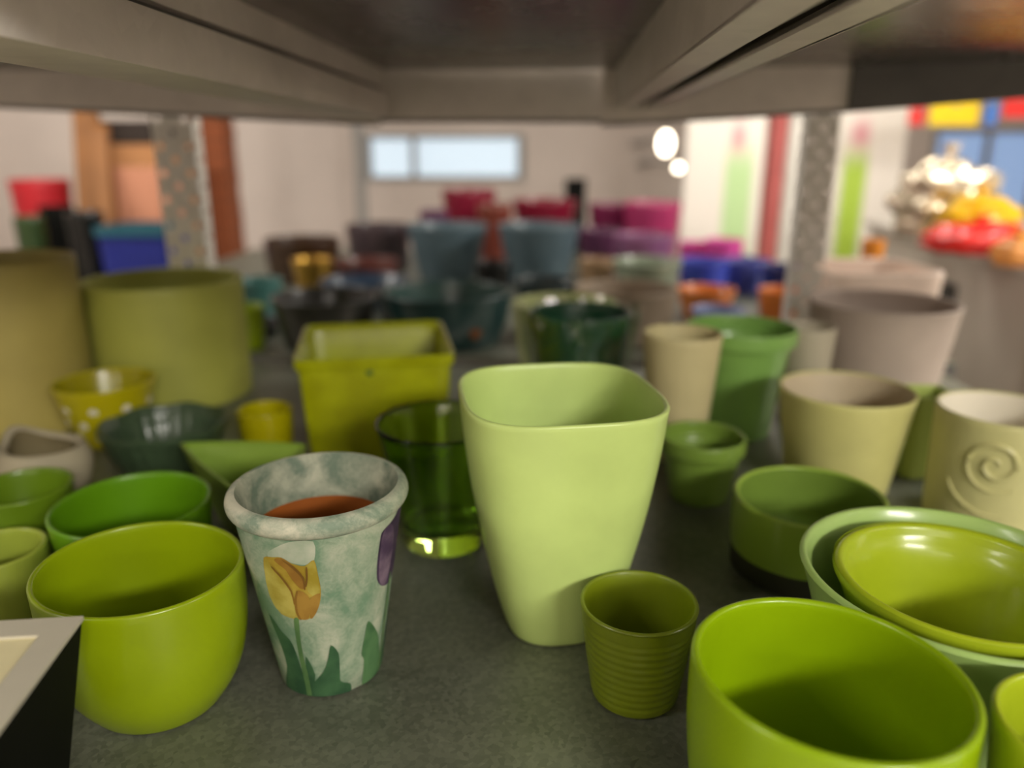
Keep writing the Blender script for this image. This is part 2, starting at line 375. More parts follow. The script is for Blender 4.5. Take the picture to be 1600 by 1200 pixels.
def swirl_at(phi0, z0, turns, r0, r1, a0, w):
    pts = []
    for i in range(int(28*turns)+1):
        f = i/(28*turns); r = r0+(r1-r0)*f; t = a0+2*math.pi*turns*f
        u = r*math.cos(t); v = r*math.sin(t); ph = phi0+u/0.067; z = z0+v
        R = 0.0684*(0.95+0.05*z/0.1315)+0.0004
        pts.append((R*math.cos(ph), R*math.sin(ph), z))
    tube('spiral_relief', M_swirl, pts, w, e, 6, lambda q: 0.45+0.55*math.sin(math.pi*min(1, max(0, q*0.94+0.04))))
PH = -math.pi/2-0.60
swirl_at(PH+0.02, 0.086, 1.8, 0.003, 0.032, 0.4, 0.0034)
swirl_at(PH+0.02, 0.080, 0.24, 0.050, 0.052, 3.6, 0.0026)
swirl_at(PH+1.35, 0.05, 1.75, 0.003, 0.028, 2.0, 0.0032)
vessel('square_pot', 0.530, 0.935, 0.109, 0.030, [(0.96, 0), (0.98, 0.02), (1, 0.5), (1, 1)], C('light_apple_glaze', (172, 188, 96), rough=0.45), 'narrow apple green square pot between the cream pot and embossed pot', n=9, t=0.004)
gp = []
for i in range(41):
    f = i/40; s = 0.80+0.2*f
    if 0.15 < f < 0.8: s += 0.0035*math.cos(f*2*math.pi*16)
    gp.append((s, f))
vessel('flower_pot', 0.6103, 1.2462, 0.1674, 0.1163, gp, M_grey, 'large mauve grey matte pot with faint ribs', t=0.007, sub=1, plain_inside=True)
vessel('flower_pot', 0.3317, 1.0870, 0.1607, 0.0788, [(0.64, 0), (0.66, 0.03), (0.78, 0.5), (0.9, 0.84), (0.985, 0.85), (1, 0.87), (1, 1)], C('medium_green_glaze', (126, 168, 82), rough=0.4),
       'medium green tapered pot with a wide rim band', t=0.004)
vessel('flower_pot', 0.2258, 0.9922, 0.1727, 0.0522, taper(0.70), C('sand_matte', (200, 188, 140), rough=0.6, coat=0), 'sand beige tall pot behind the small forest green bowl', t=0.004)
vessel('flower_pot', 0.448, 1.135, 0.150, 0.040, taper(0.8), C('ash_beige', (180, 170, 148), rough=0.6, coat=0), 'slim ash beige pot next to the mauve grey pot', t=0.004)
# dark green pot in plastic wrap
M_dkgreen = C('bottle_green_glaze', (34, 84, 52), rough=0.15)
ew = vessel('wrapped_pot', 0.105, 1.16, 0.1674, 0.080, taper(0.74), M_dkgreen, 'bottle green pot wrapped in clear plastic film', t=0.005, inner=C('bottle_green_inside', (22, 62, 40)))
def clear_film(nm, tint=(0.95, 1, 0.97), g=0.16):
    m = bpy.data.materials.new(nm); m.use_nodes = True; nt = m.node_tree; N = nt.nodes; L = nt.links
    for x in list(N): N.remove(x)
    o = N.new('ShaderNodeOutputMaterial'); mx = N.new('ShaderNodeMixShader'); tr = N.new('ShaderNodeBsdfTransparent'); gl = N.new('ShaderNodeBsdfGlossy')
    gl.inputs['Roughness'].default_value = 0.12; tr.inputs['Color'].default_value = tint+(1,)
    tc = N.new('ShaderNodeTexCoord'); nz = N.new('ShaderNodeTexNoise'); nz.inputs['Scale'].default_value = 35
    bp = N.new('ShaderNodeBump'); bp.inputs['Strength'].default_value = 0.8; bp.inputs['Distance'].default_value = 0.01
    L.new(tc.outputs['Object'], nz.inputs['Vector']); L.new(nz.outputs['Fac'], bp.inputs['Height']); L.new(bp.outputs['Normal'], gl.inputs['Normal'])
    mx.inputs[0].default_value = g
    L.new(tr.outputs[0], mx.inputs[1]); L.new(gl.outputs[0], mx.inputs[2]); L.new(mx.outputs[0], o.inputs[0]); return m
M_film = clear_film('clear_film', g=0.3)
rings('plastic_film', [(0.080*s, 0.080*s, z, 2) for s, z in ((0.80, 0.004), (0.88, 0.04), (0.99, 0.08), (1.07, 0.12), (1.12, 0.15), (1.15, 0.165), (1.17, 0.172))], M_film, ew, 96,
      wob=lambda t, z: (1+(0.012+0.03*z/0.17)*(math.sin(t*9+z*40)+0.6*math.sin(t*17-z*60)), 0.004*math.sin(t*7)*z/0.17))
vessel('flower_pot', 0.0935, 1.345, 0.1475, 0.0926, taper(0.8), C('pale_pistachio', (192, 200, 140), rough=0.5), 'pale pistachio pot behind the wrapped bottle green pot', t=0.005)
# square lime pot with stamped spot
def square_lime():
    e = empty('square_pot', (-0.1945, 1.0600, 0), 0.173); tag(e, 'mottled lime square pot with a folded lip behind the glass vase', 'flower pot')
    m = mat('mottled_lime', (148, 152, 6), 0.35, coat=0.2, scale=22, col2=(166, 172, 14), bump=0.25, bscale=40)
    a, b, H, t = 0.1040, 0.1092, 0.1470, 0.0045
    q = [(0.87, 0), (0.88, 0.02), (0.955, 0.90), (0.985, 0.905), (0.995, 0.92), (1, 1)]
    R = [(a*s, b*s, f*H, 22) for s, f in q]+[(a-t*0.5, b-t*0.5, H+0.001, 22), (a-t, b-t, H-0.001, 22)]
    R += [(a*0.955-t, b*0.955-t, H*0.9, 22), (a*0.88-t, b*0.88-t, 0.008, 22), (0.03, 0.03, 0.008, 3)]
    rings('body', R, m, e, 96, True, True, ang=30)
    bm = bmesh.new(); bmesh.ops.create_uvsphere(bm, u_segments=10, v_segments=6, radius=0.004)
    for v in bm.verts: v.co = Vector((v.co.x*1.2, v.co.y*0.25, v.co.z))+Vector((-0.008, -b*0.957, H*0.86))
    bobj('glaze_spot', bm, mat('dark_green_spot', (60, 100, 30), 0.5), e, True)
square_lime()
# green glass vase
M_glass = mat('green_glass', (206, 244, 120), 0.02, var=0.02, trans=1.0, ior=1.45)
vessel('glass_vase', -0.0737, 0.7475, 0.1360, 0.0676, [(0.60, 0), (0.63, 0.015), (0.70, 0.25), (0.82, 0.6), (1.0, 1)], M_glass, 'clear green glass vase with a thick glass base', 'vase', t=0.0035, floor=0.022, seg=64)

# ------------------------------------------------------------------ tulip pot
TX, TY, TH, TA, TB = -0.1468, 0.5343, 0.1608, 0.0665, 0.0398
def marble(nm, base, cloud, scale, lo, hi, rough=0.7):
    m = bpy.data.materials.new(nm); nt, b = nodes(m); N = nt.nodes; L = nt.links; MATS[nm] = m
    tc = N.new('ShaderNodeTexCoord'); n1 = N.new('ShaderNodeTexNoise'); n2 = N.new('ShaderNodeTexNoise')
    n1.inputs['Scale'].default_value = scale; n1.inputs['Detail'].default_value = 6; n1.inputs['Roughness'].default_value = 0.58; n1.inputs['Distortion'].default_value = 0.9
    n2.inputs['Scale'].default_value = scale*9; n2.inputs['Detail'].default_value = 6; n2.inputs['Distortion'].default_value = 2
    L.new(tc.outputs['Object'], n1.inputs['Vector']); L.new(tc.outputs['Object'], n2.inputs['Vector'])
    mx = N.new('ShaderNodeMix'); mx.data_type = 'FLOAT'; mx.inputs[0].default_value = 0.14
    L.new(n1.outputs['Fac'], mx.inputs[2]); L.new(n2.outputs['Fac'], mx.inputs[3])
    rp = N.new('ShaderNodeValToRGB'); rp.color_ramp.elements[0].color = lin(base); rp.color_ramp.elements[0].position = lo
    rp.color_ramp.elements[1].color = lin(cloud); rp.color_ramp.elements[1].position = hi
    L.new(mx.outputs[0], rp.inputs['Fac']); L.new(rp.outputs['Color'], b.inputs['Base Color']); b.inputs['Roughness'].default_value = rough
    bp = N.new('ShaderNodeBump'); bp.inputs['Strength'].default_value = 0.25; bp.inputs['Distance'].default_value = 0.001
    L.new(n2.outputs['Fac'], bp.inputs['Height']); L.new(bp.outputs['Normal'], b.inputs['Normal'])
    return m
M_marb = marble('sage_marbled_paint', (108, 138, 110), (188, 190, 168), 17, 0.42, 0.66)
M_marbrim = marble('pale_marbled_paint', (122, 140, 120), (200, 198, 176), 24, 0.40, 0.62)
M_marbin = marble('grey_marbled_paint', (98, 114, 96), (176, 176, 154), 22, 0.42, 0.66)
M_terra = mat('terracotta', (142, 74, 8), 0.8, var=0.08, scale=25, bump=0.1)
te = empty('tulip_pot', (TX, TY, 0)); tag(te, 'sage marbled clay pot painted with a yellow tulip', 'flower pot')
ZR = 0.1455                                           # underside of the rolled rim
def tr(z): return TB+(0.0622-TB)*min(1, z/ZR)
body = [(tr(z)-(0.002 if z == 0 else 0), tr(z)-(0.002 if z == 0 else 0), z, 2) for z in (0, 0.0015, 0.02, 0.04, 0.06, 0.08, 0.1, 0.12, 0.135, ZR)]
rings('body', body, M_marb, te, 96, True, False)
rim = []
for i in range(13):
    w = -math.pi/2-0.35+(math.pi+0.5)*i/12; rim.append((0.0610+0.0066*math.cos(w), 0.0610+0.0066*math.cos(w), 0.1535+0.0078*math.sin(w), 2))
rings('rolled_rim', rim, M_marbrim, te, 96)
rl = rim[-1][0]; zl = rim[-1][2]
rings('inner_collar', [(rl, rl, zl, 2), (0.0560, 0.0560, 0.152, 2), (0.0535, 0.0535, 0.140, 2), (0.0512, 0.0512, 0.1265, 2)], M_marbin, te, 96)
rings('clay_inside', [(0.0512, 0.0512, 0.1265, 2), (0.0475, 0.0475, 0.10, 2), (0.040, 0.040, 0.05, 2), (0.034, 0.034, 0.012, 2), (0.03, 0.03, 0.010, 2)], M_terra, te, 96, False, True)
def on_cone(px, py):                                  # pixel -> (angle, height) on the pot's side
    d = ray(px, py); o = Vector((-TX, -TY, CAM_H)); best = None; prev = None
    for i in range(900):
        t = 0.38+0.0005*i; p = o+d*t; g = math.hypot(p.x, p.y)-tr(max(0, p.z))
        if best is None or g < best[0]: best = (g, p)
        if g <= 0: break
    p = best[1]; return math.atan2(p.y, p.x), max(0.0012, p.z)
def rounded(poly, k=3):
    n = len(poly); out = []
    for i in range(n):
        p0, p1, p2, p3 = poly[i-1], poly[i], poly[(i+1) % n], poly[(i+2) % n]
        for j in range(k):
            t = j/k; out.append(tuple(0.5*(2*p1[d]+(-p0[d]+p2[d])*t*0.8+(2*p0[d]-5*p1[d]+4*p2[d]-p3[d])*t*t*0.8+(-p0[d]+3*p1[d]-3*p2[d]+p3[d])*t**3*0.8)+0.2*(p2[d]-p1[d])*t for d in (0, 1)))
    return out
def decal(name, poly, m, off=0.0004, parent=te, pix=True, cuts=3):
    pts = [on_cone(*p) if pix else (p[0], max(0.0012, p[1])) for p in rounded(poly)]
    bm = bmesh.new(); vs = [bm.verts.new((a*0.05, z, 0)) for a, z in pts]; bm.faces.new(vs)
    bmesh.ops.triangulate(bm, faces=bm.faces[:])
    for _ in range(cuts):
        es = [e for e in bm.edges if e.calc_length() > 0.004]
        if not es: break
        bmesh.ops.subdivide_edges(bm, edges=es, cuts=1); bmesh.ops.triangulate(bm, faces=bm.faces[:])
    for v in bm.verts:
        a, z = v.co.x/0.05, v.co.y; r = tr(z)+off; v.co = (r*math.cos(a), r*math.sin(a), z)
    bm.normal_update()
    for f in bm.faces:
        c = f.calc_center_median()
        if f.normal.x*c.x+f.normal.y*c.y < 0: f.normal_flip()
    me = bpy.data.meshes.new(name); bm.to_mesh(me); bm.free()
    return link(name, me, m, parent)
def paint(nm, c1, c2, scale=45, rough=0.65):
    m = mat(nm, c1, rough, scale=scale, col2=c2, mix=(0.38, 0.62)); return m
P_y = paint('tulip_yellow', (150, 126, 34), (182, 160, 66)); P_yg = paint('tulip_lime', (148, 132, 36), (180, 168, 82)); P_o = paint('tulip_amber', (134, 96, 32), (160, 124, 50))
P_p = paint('tulip_purple', (70, 52, 78), (124, 104, 122)); P_pd = paint('tulip_deep_purple', (48, 34, 58), (78, 60, 86))
P_g = paint('tulip_leaf_green', (38, 74, 46), (60, 98, 62)); P_gl = paint('tulip_leaf_light', (54, 92, 56), (82, 120, 76)); P_s = paint('tulip_stem_green', (72, 106, 60), (96, 130, 76))
P_w = paint('white_brush_paint', (150, 164, 140), (182, 186, 166))
Z = lambda L: [(330+x*350/955.0, 680+y*440/1200.0) for x, y in L]     # points measured in an enlarged crop
decal('white_brush_patch', Z([(245, 495), (330, 455), (435, 452), (440, 530), (400, 552), (330, 540), (290, 520), (250, 522)]), P_w, 0.00025)
fl = decal('tulip_flower', Z([(226, 520), (262, 518), (300, 520), (345, 545), (398, 556), (438, 530), (455, 590), (468, 660), (462, 720), (440, 765), (408, 784), (350, 780), (300, 758), (262, 705), (240, 640), (230, 580)]), P_y)
decal('petal', Z([(232, 520), (262, 560), (310, 610), (345, 660), (362, 720), (358, 776), (320, 768), (280, 735), (252, 680), (236, 610)]), P_yg, 0.0006, fl)
decal('petal', Z([(300, 520), (350, 552), (395, 600), (402, 650), (380, 650), (345, 610), (318, 570), (270, 530)]), P_o, 0.0007, fl)
decal('petal', Z([(400, 560), (436, 535), (456, 600), (464, 660), (450, 690), (420, 670), (405, 640), (410, 600)]), P_yg, 0.0008, fl)
decal('petal', Z([(368, 660), (395, 665), (420, 690), (424, 740), (415, 780), (385, 780), (366, 745), (362, 700)]), P_o, 0.0009, fl)
decal('petal', Z([(425, 690), (465, 670), (460, 725), (442, 765), (425, 778), (422, 730)]), P_o, 0.0010, fl)
P_v = paint('tulip_vein_brown', (108, 76, 22), (134, 98, 34))
for vein in ([(300, 524), (352, 556), (398, 604), (404, 652), (398, 652), (390, 606), (346, 562)], [(366, 660), (372, 664), (368, 700), (372, 748), (388, 780), (380, 780), (364, 750), (358, 700)],
             [(404, 560), (411, 562), (414, 604), (409, 640), (403, 640), (406, 604)], [(262, 560), (266, 558), (312, 608), (348, 660), (362, 716), (356, 716), (342, 664), (308, 614)]):
    decal('petal_line', Z(vein), P_v, 0.0012, fl)
decal('tulip_stem', Z([(355, 782), (375, 782), (382, 860), (398, 950), (418, 1030), (432, 1110), (414, 1110), (400, 1040), (382, 960), (366, 870)]), P_s, 0.0008)
decal('tulip_leaf', Z([(248, 760), (300, 830), (350, 890), (385, 990), (412, 1080), (420, 1116), (380, 1112), (345, 1096), (322, 1050), (326, 980), (300, 890)]), P_g, 0.0005)
decal('tulip_leaf', Z([(405, 940), (445, 1018), (432, 1090), (418, 1080), (408, 1010)]), P_g, 0.0006)
decal('tulip_leaf', Z([(510, 893), (542, 925), (548, 1000), (552, 1046), (592, 1056), (592, 1094), (540, 1110), (480, 1116), (428, 1116), (434, 1060), (480, 1005), (498, 950)]), P_g, 0.0007)
decal('tulip_leaf', Z([(668, 790), (706, 840), (716, 930), (714, 1000), (680, 1040), (648, 1058), (640, 1062), (650, 960), (638, 930), (652, 860)]), P_gl, 0.0005)
# purple tulip on the turned-away side, laid out on the pot itself
a0, zt0 = on_cone(*Z([(770, 500)])[0]); af, zb0 = on_cone(*Z([(730, 640)])[0])
al, zl0 = on_cone(*Z([(712, 410)])[0])
pz = lambda y: on_cone(*Z([(735, y)])[0])[1]
cA = al+0.40
pf = decal('tulip_flower', [(cA-0.36, pz(590)), (cA-0.38, pz(520)), (cA-0.36, pz(440)), (cA-0.33, pz(408)), (cA-0.18, pz(395)), (cA-0.02, pz(380)), (cA+0.18, pz(340)), (cA+0.34, pz(330)),
      (cA+0.38, pz(440)), (cA+0.36, pz(560)), (cA+0.2, pz(630)), (cA-0.05, pz(648)), (cA-0.25, pz(630))], P_pd, pix=False)
decal('petal', [(cA-0.33, pz(590)), (cA-0.35, pz(520)), (cA-0.32, pz(410)), (cA-0.16, pz(398)), (cA-0.06, pz(440)), (cA-0.02, pz(520)), (cA-0.08, pz(600)), (cA-0.16, pz(636)), (cA-0.26, pz(625))], P_p, 0.0007, pf, False)
decal('tulip_stem', [(cA-0.03, pz(640)), (cA+0.03, pz(640)), (cA-0.02, pz(1000)), (cA-0.07, pz(1000))], P_s, 0.0006, te, False)
decal('tulip_leaf', [(cA+0.25, 0.062), (cA+0.42, 0.02), (cA+0.45, 0.003), (cA+0.05, 0.003), (cA+0.08, 0.03)], P_g, 0.0005, te, False)

# ------------------------------------------------------------------ black box planter in the corner
bx = empty('box_planter', (-0.254, 0.396, 0), math.radians(6)); tag(bx, 'black tapered square box with cream lid and white rim', 'box')
M_black = mat('matte_black', (10, 11, 8), 0.7, var=0.1, spec=0.15); M_offw = mat('off_white_board', (196, 190, 172), 0.55, var=0.05, scale=12); M_cr = mat('cream_panel', (226, 216, 172), 0.6, var=0.04)
BW = 0.17
def sqr(i, z): return [Vector((-BW+i, -BW+i, z)), Vector((-i, -BW+i, z)), Vector((-i, -i, z)), Vector((-BW+i, -i, z))]
hexa('lower_band', M_cr, sqr(0.0245, 0), sqr(0.0175, 0.040), bx)
hexa('black_sleeve', M_black, sqr(0.0165, 0.040), sqr(0.0008, 0.1345), bx)
bm = bmesh.new()
f = 0.017
for (x0, x1, y0, y1) in ((-BW, 0, -f, 0), (-BW, 0, -BW, -BW+f), (-BW, -BW+f, -BW+f, -f), (-f, 0, -BW+f, -f)): addbox(bm, x0, x1, y0, y1, 0.1345, 0.137)
bobj('rim_frame', bm, M_offw, bx)
box('lid_panel', M_cr, -BW+f, -f, -BW+f, -f, 0.1345, 0.1352, bx)
box('nail_hole', M_black, -0.0505, -0.0492, -0.0098, -0.0085, 0.137, 0.1372, bx)

# ------------------------------------------------------------------ left side pots
vessel('oval_bowl', -0.3580, 0.6598, 0.0857, 0.0703, [(0.78, 0), (0.82, 0.03), (0.93, 0.4), (1, 1)], M_grass, 'vivid grass green bowl behind the lime oval pot', k=1.038, rot=0.162, t=0.0042)
vessel('small_bowl', -0.4500, 0.5985, 0.0708, 0.0400, [(0.82, 0), (0.86, 0.05), (0.97, 0.4), (1, 0.8), (1, 1)], C('soft_olive_green', (150, 164, 62)), 'soft olive green bowl beside the black box', t=0.0045)
vessel('small_bowl', -0.5105, 0.7321, 0.0696, 0.0495, taper(0.72, 0.03), C('dark_lime_glaze', (100, 130, 24)), 'dark lime bowl in front of the stone grey pot', t=0.004)
# stone grey pot with a shell-like pulled rim
vessel('shell_pot', -0.556, 0.8477, 0.0701, 0.0470, [(0.74, 0), (0.82, 0.06), (1.02, 0.4), (1.06, 0.7), (0.98, 0.92), (0.94, 1)], M_shell,
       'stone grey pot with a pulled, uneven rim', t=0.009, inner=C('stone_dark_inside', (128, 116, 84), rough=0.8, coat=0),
       wob=lambda t, z: (1+0.05*math.sin(3*t+0.5)*z/0.07, (0.014*max(0, math.cos(t-2.75))**6-0.004*math.cos(t-0.2))*max(0, (z-0.03)/0.04)))
def ribw(t, z): return (1+0.012*math.cos(26*t)*(1 if 0.006 < z < 0.046 else 0.15), 0.0015*math.cos(8*t)*(z/0.055))
vessel('fluted_bowl', -0.4613, 0.9585, 0.0598, 0.0800, [(0.68, 0), (0.74, 0.05), (0.88, 0.45), (0.96, 0.82), (1, 0.88), (1, 1)], M_sage, 'dark sage fluted bowl in front of the polka dot pot', t=0.006, wob=ribw, seg=156)
vessel('small_pot', -0.3440, 1.012, 0.0599, 0.0373, [(0.88, 0), (0.9, 0.03), (0.98, 0.5), (1, 1)], C('mustard_olive', (170, 162, 6)), 'small mustard pot standing by the fluted bowl', t=0.004)
# three-cornered bowl
def tri_bowl():
    m = M_applegr
    L_, R_, F_ = on(277, 692, 0.08), on(482, 694, 0.08), on(405, 792, 0.08)
    c = (L_+R_+F_)/3; c.z = 0
    e = empty('three_cornered_bowl', c); tag(e, 'apple green three-cornered bowl behind the tulip pot', 'bowl')
    cs = [L_-c, F_-c, R_-c]
    def loop(sc, z, rnd):
        pts = []
        for i in range(3):
            p, q, r = cs[i]*sc, cs[(i+1) % 3]*sc, cs[(i+2) % 3]*sc
            prev = r
            a = p+(prev-p)*rnd; b = p+(q-p)*rnd
            for j in range(7):
                t = j/6; v = a*(1-t)**2+p*(2*t*(1-t))+b*t*t; pts.append(v)
            for j in range(1, 6):
                t = j/6; v = (p+(q-p)*rnd)*(1-t)+(q+(p-q)*rnd)*t; mid = v*(1+0.10*math.sin(math.pi*t)); pts.append(mid)
        return [(v.x, v.y, z) for v in pts]
    sp = [(0.55, 0, 0.25), (0.58, 0.002, 0.22), (0.80, 0.04, 0.12), (0.97, 0.075, 0.07), (1.0, 0.080, 0.06), (0.97, 0.0815, 0.06), (0.93, 0.080, 0.06), (0.90, 0.075, 0.07), (0.72, 0.04, 0.12), (0.52, 0.008, 0.22)]
    vs = []; fs = []
    for q in sp: vs += loop(*q)
    n = len(vs)//len(sp)
    for i in range(len(sp)-1):
        for j in range(n): fs.append((i*n+j, i*n+(j+1) % n, (i+1)*n+(j+1) % n, (i+1)*n+j))
    fs.append(tuple(range(n-1, -1, -1))); fs.append(tuple((len(sp)-1)*n+j for j in range(n)))
    link('body', mesh('body', vs, fs), m, e, True, 50)
tri_bowl()
# polka dot pot
PX, PY, PH_, PA = -0.580, 1.048, 0.0900, 0.0680
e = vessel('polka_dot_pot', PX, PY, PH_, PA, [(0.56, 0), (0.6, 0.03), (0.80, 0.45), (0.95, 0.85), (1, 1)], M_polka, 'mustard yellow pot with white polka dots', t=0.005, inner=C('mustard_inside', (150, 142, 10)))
dme = None; PPR = [(0.56, 0), (0.6, 0.03), (0.80, 0.45), (0.95, 0.85), (1, 1)]
for row, (z, ph) in enumerate(((0.060, 0.0), (0.038, 0.35), (0.018, 0.0))):
    fz = z/PH_; s = next(a_+(b_-a_)*(fz-f0)/(f1-f0) for (a_, f0), (b_, f1) in zip(PPR[:-1], PPR[1:]) if f0 <= fz <= f1)+0.006
    for i in range(9):
        t = 2*math.pi*i/9+ph
        if dme is None:
            vs = [(0, 0, 0)]+[(0, 0.0062*math.cos(q*math.pi/6), 0.0062*math.sin(q*math.pi/6)) for q in range(12)]
            vs += [(-0.002, y, z_) for _, y, z_ in vs[1:]]
            vs[0] = (0.0008, 0, 0)
            dme = mesh('polka_dot', vs, [(0, 1+q, 1+(q+1) % 12) for q in range(12)]+[(1+q, 13+q, 13+(q+1) % 12, 1+(q+1) % 12) for q in range(12)])
            dme.materials.append(M_white)
        o = bpy.data.objects.new('polka_dot', dme); COL.objects.link(o); o.parent = e
        o.location = (PA*s*math.cos(t), PA*s*math.sin(t), z); o.rotation_euler = (0, 0.38, t)
vessel('cylinder_pot', -0.754, 1.123, 0.2538, 0.1040, taper(0.97), C('tan_olive_matte', (168, 154, 82), rough=0.55, coat=0.05), 'tall dull olive yellow cylinder pot behind the stone grey pot', t=0.006)
vessel('cylinder_pot', -0.584, 1.280, 0.2000, 0.1260, taper(0.99), M_oliveY, 'wide dull olive yellow cylinder pot behind the polka dot pot', t=0.006)

# ------------------------------------------------------------------ pots on the shelf behind
def bpot(px0, px1, yt, Y, m, label, name='flower_pot', b=0.75, bow=0.0, k=1.0, n=2.0, cat='flower pot', z0=0.0, t=0.006, group=None, prof=None, inner=None, H=None):
    """pot whose rim centre shows at (mid, yt) when it stands at distance Y"""
    c = at((px0+px1)/2, yt, Y); d = Y*CT-(c.z-CAM_H)*ST
    a = (px1-px0)/2/FPX*d
    return vessel(name, c.x, Y, c.z-z0, a, prof or taper(b, bow), m, label, cat, k=k, n=n, t=t, z0=z0, seg=56, group=group, inner=inner)
M_teal = C('dark_teal_glaze', (36, 62, 62)); M_char = C('charcoal_glaze', (50, 50, 46)); M_steel = C('steel_blue_glaze', (82, 102, 112), rough=0.45)
M_crim = C('crimson_glaze', (122, 22, 46)); M_mag = C('magenta_glaze', (178, 60, 110)); M_plum = C('plum_glaze', (94, 52, 84)); M_blue = C('cobalt_glaze', (60, 76, 190), rough=0.15)
M_pink = C('hot_pink_glaze', (228, 84, 172)); M_orange = C('orange_glaze', (206, 118, 48)); M_brown = C('dark_brown_glaze', (60, 38, 22)); M_gold = mat('brass', (190, 150, 70), 0.3, metal=0.9)
e = bpot(600, 800, 453, 1.66, M_teal, 'dark teal round pot with rust coloured patches', b=0.8, bow=0.03, inner=C('dark_teal_inside', (48, 74, 70)))
M_rust = mat('rust_patch_paint', (120, 66, 22), 0.6, var=0.2); M_tpatch = mat('teal_patch_paint', (50, 92, 92), 0.5, var=0.2)
for i in range(10):
    t = -math.pi/2+(i-4.5)*0.36; s = 0.1385*(0.905)
    bm = bmesh.new(); bmesh.ops.create_icosphere(bm, subdivisions=2, radius=0.018)
    for v in bm.verts: v.co = Vector((v.co.x*0.12, v.co.y*0.8, v.co.z*1.2))
    o = bobj('painted_patch', bm, (M_rust, M_tpatch)[i % 2], e, True); o.location = (s*math.cos(t), s*math.sin(t), 0.048+0.012*(i % 3)); o.rotation_euler = (0, 0.12, t)
bpot(425, 590, 460, 1.63, M_char, 'charcoal pot with a pale worn rim, beside the dark teal pot', b=0.8, inner=C('charcoal_inside', (40, 40, 38)), prof=None)
bpot(500, 640, 436, 2.02, C('navy_glaze', (32, 52, 74)), 'navy shallow bowl in front of the steel blue pots', 'shallow_bowl', b=0.6)
bpot(366, 440, 436, 1.95, C('sea_green_glaze', (66, 112, 108)), 'sea green pot beside the charcoal pot', b=0.85)
bpot(345, 412, 478, 1.60, M_lime, 'lime pot half hidden behind the wide olive cylinder', b=0.85)
bpot(635, 762, 350, 2.56, M_steel, 'steel blue tapered pot standing among dark pots', b=0.7, group='steel blue pots')
bpot(778, 907, 350, 2.42, M_steel, 'steel blue tapered pot standing below the crimson bowls', b=0.7, group='steel blue pots')
bpot(413, 530, 372, 2.50, M_brown, 'dark brown basket-shaped pot against the pale wall', b=0.9)
bpot(455, 520, 404, 2.18, M_gold, 'small shiny brass bowl in front of the dark brown pot', 'brass_bowl', b=0.7, cat='bowl')
bpot(540, 640, 350, 2.75, C('purple_brown_glaze', (74, 62, 66)), 'purple brown pot beside a steel blue pot', b=0.9)
bpot(524, 622, 406, 2.30, C('oxblood_glaze', (92, 46, 40)), 'oxblood low pot in front of the purple brown pot', b=0.8)
bpot(690, 775, 296, 3.10, M_crim, 'crimson pot below the wall window', b=0.8)
bpot(745, 800, 318, 2.86, C('rust_red', (120, 58, 46)), 'rust red small pot beside the crimson pots', b=0.85)
bpot(800, 902, 312, 3.05, M_crim, 'crimson wide bowl below the small black box', b=0.7)
bpot(920, 1000, 318, 3.00, C('dark_magenta_glaze', (120, 36, 76)), 'dark magenta pot beside the crimson bowl', b=0.8)
bpot(975, 1066, 316, 2.80, M_mag, 'magenta pot next to the banners', b=0.8)
bpot(905, 975, 358, 2.69, M_plum, 'plum pot beside the steel blue pot', b=0.8)
bpot(960, 1055, 366, 2.45, C('mauve_glaze', (142, 92, 132)), 'mauve pot in front of the magenta pot', b=0.8)
bpot(655, 700, 328, 2.85, M_plum, 'narrow plum pot behind a steel blue pot', b=0.85)
bpot(897, 1060, 448, 1.69, C('taupe_matte', (136, 120, 102), rough=0.6, coat=0), 'taupe pot with straight sides behind the sand beige pot', b=0.85)
bpot(957, 1066, 406, 2.08, C('sage_grey_glaze', (140, 152, 132)), 'sage grey bowl behind the taupe pot', 'shallow_bowl', b=0.65)
bpot(905, 962, 404, 2.22, C('tan_glaze', (166, 136, 104)), 'small tan pot behind the taupe pot', b=0.8)
bpot(1062, 1110, 378, 2.62, M_pink, 'hot pink pot beside the mauve pot', b=0.85)
bpot(1102, 1162, 374, 2.50, M_pink, 'hot pink pot above the cobalt pots', b=0.85)
bpot(1062, 1140, 405, 2.20, M_blue, 'cobalt blue pot behind an orange bowl', b=0.85)
bpot(1128, 1205, 405, 2.30, C('periwinkle_glaze', (84, 92, 170), rough=0.15), 'periwinkle blue pot between the cobalt pots', b=0.85)
bpot(1192, 1256, 414, 2.15, C('ink_blue_glaze', (40, 48, 110), rough=0.12), 'ink blue pot beside the perforated upright', b=0.85)
bpot(1058, 1150, 450, 1.92, M_orange, 'orange glazed bowl in front of the cobalt pot', 'shallow_bowl', b=0.7, cat='bowl')
bpot(1186, 1266, 452, 1.88, M_orange, 'orange glazed pot beside the mauve grey pot', b=0.85)
bpot(1080, 1165, 482, 1.60, C('pale_blue_glaze', (120, 130, 170)), 'pale blue low bowl behind the medium green pot', 'shallow_bowl', b=0.7, cat='bowl')
bpot(1268, 1440, 414, 1.63, C('blush_white_glaze', (226, 206, 192)), 'blush white square planter behind the mauve grey pot', 'square_planter', b=0.9, n=9)
bpot(1349, 1383, 374, 1.93, C('amber_glass_look', (224, 140, 40)), 'amber orange cup behind the blush white planter', 'cup', b=0.8, cat='cup', z0=0)
bpot(362, 440, 500, 1.72, C('soot_black_glaze', (24, 26, 24)), 'soot black low bowl between the lime pot and charcoal pot', 'shallow_bowl', b=0.7, cat='bowl')
bpot(590, 640, 448, 1.84, C('black_green_glaze', (20, 30, 30)), 'black green narrow pot between the charcoal and teal pots', b=0.85)
bpot(742, 800, 408, 2.2, C('jet_black_glaze', (14, 14, 16)), 'jet black pot in the gap between the steel blue pots', b=0.85)
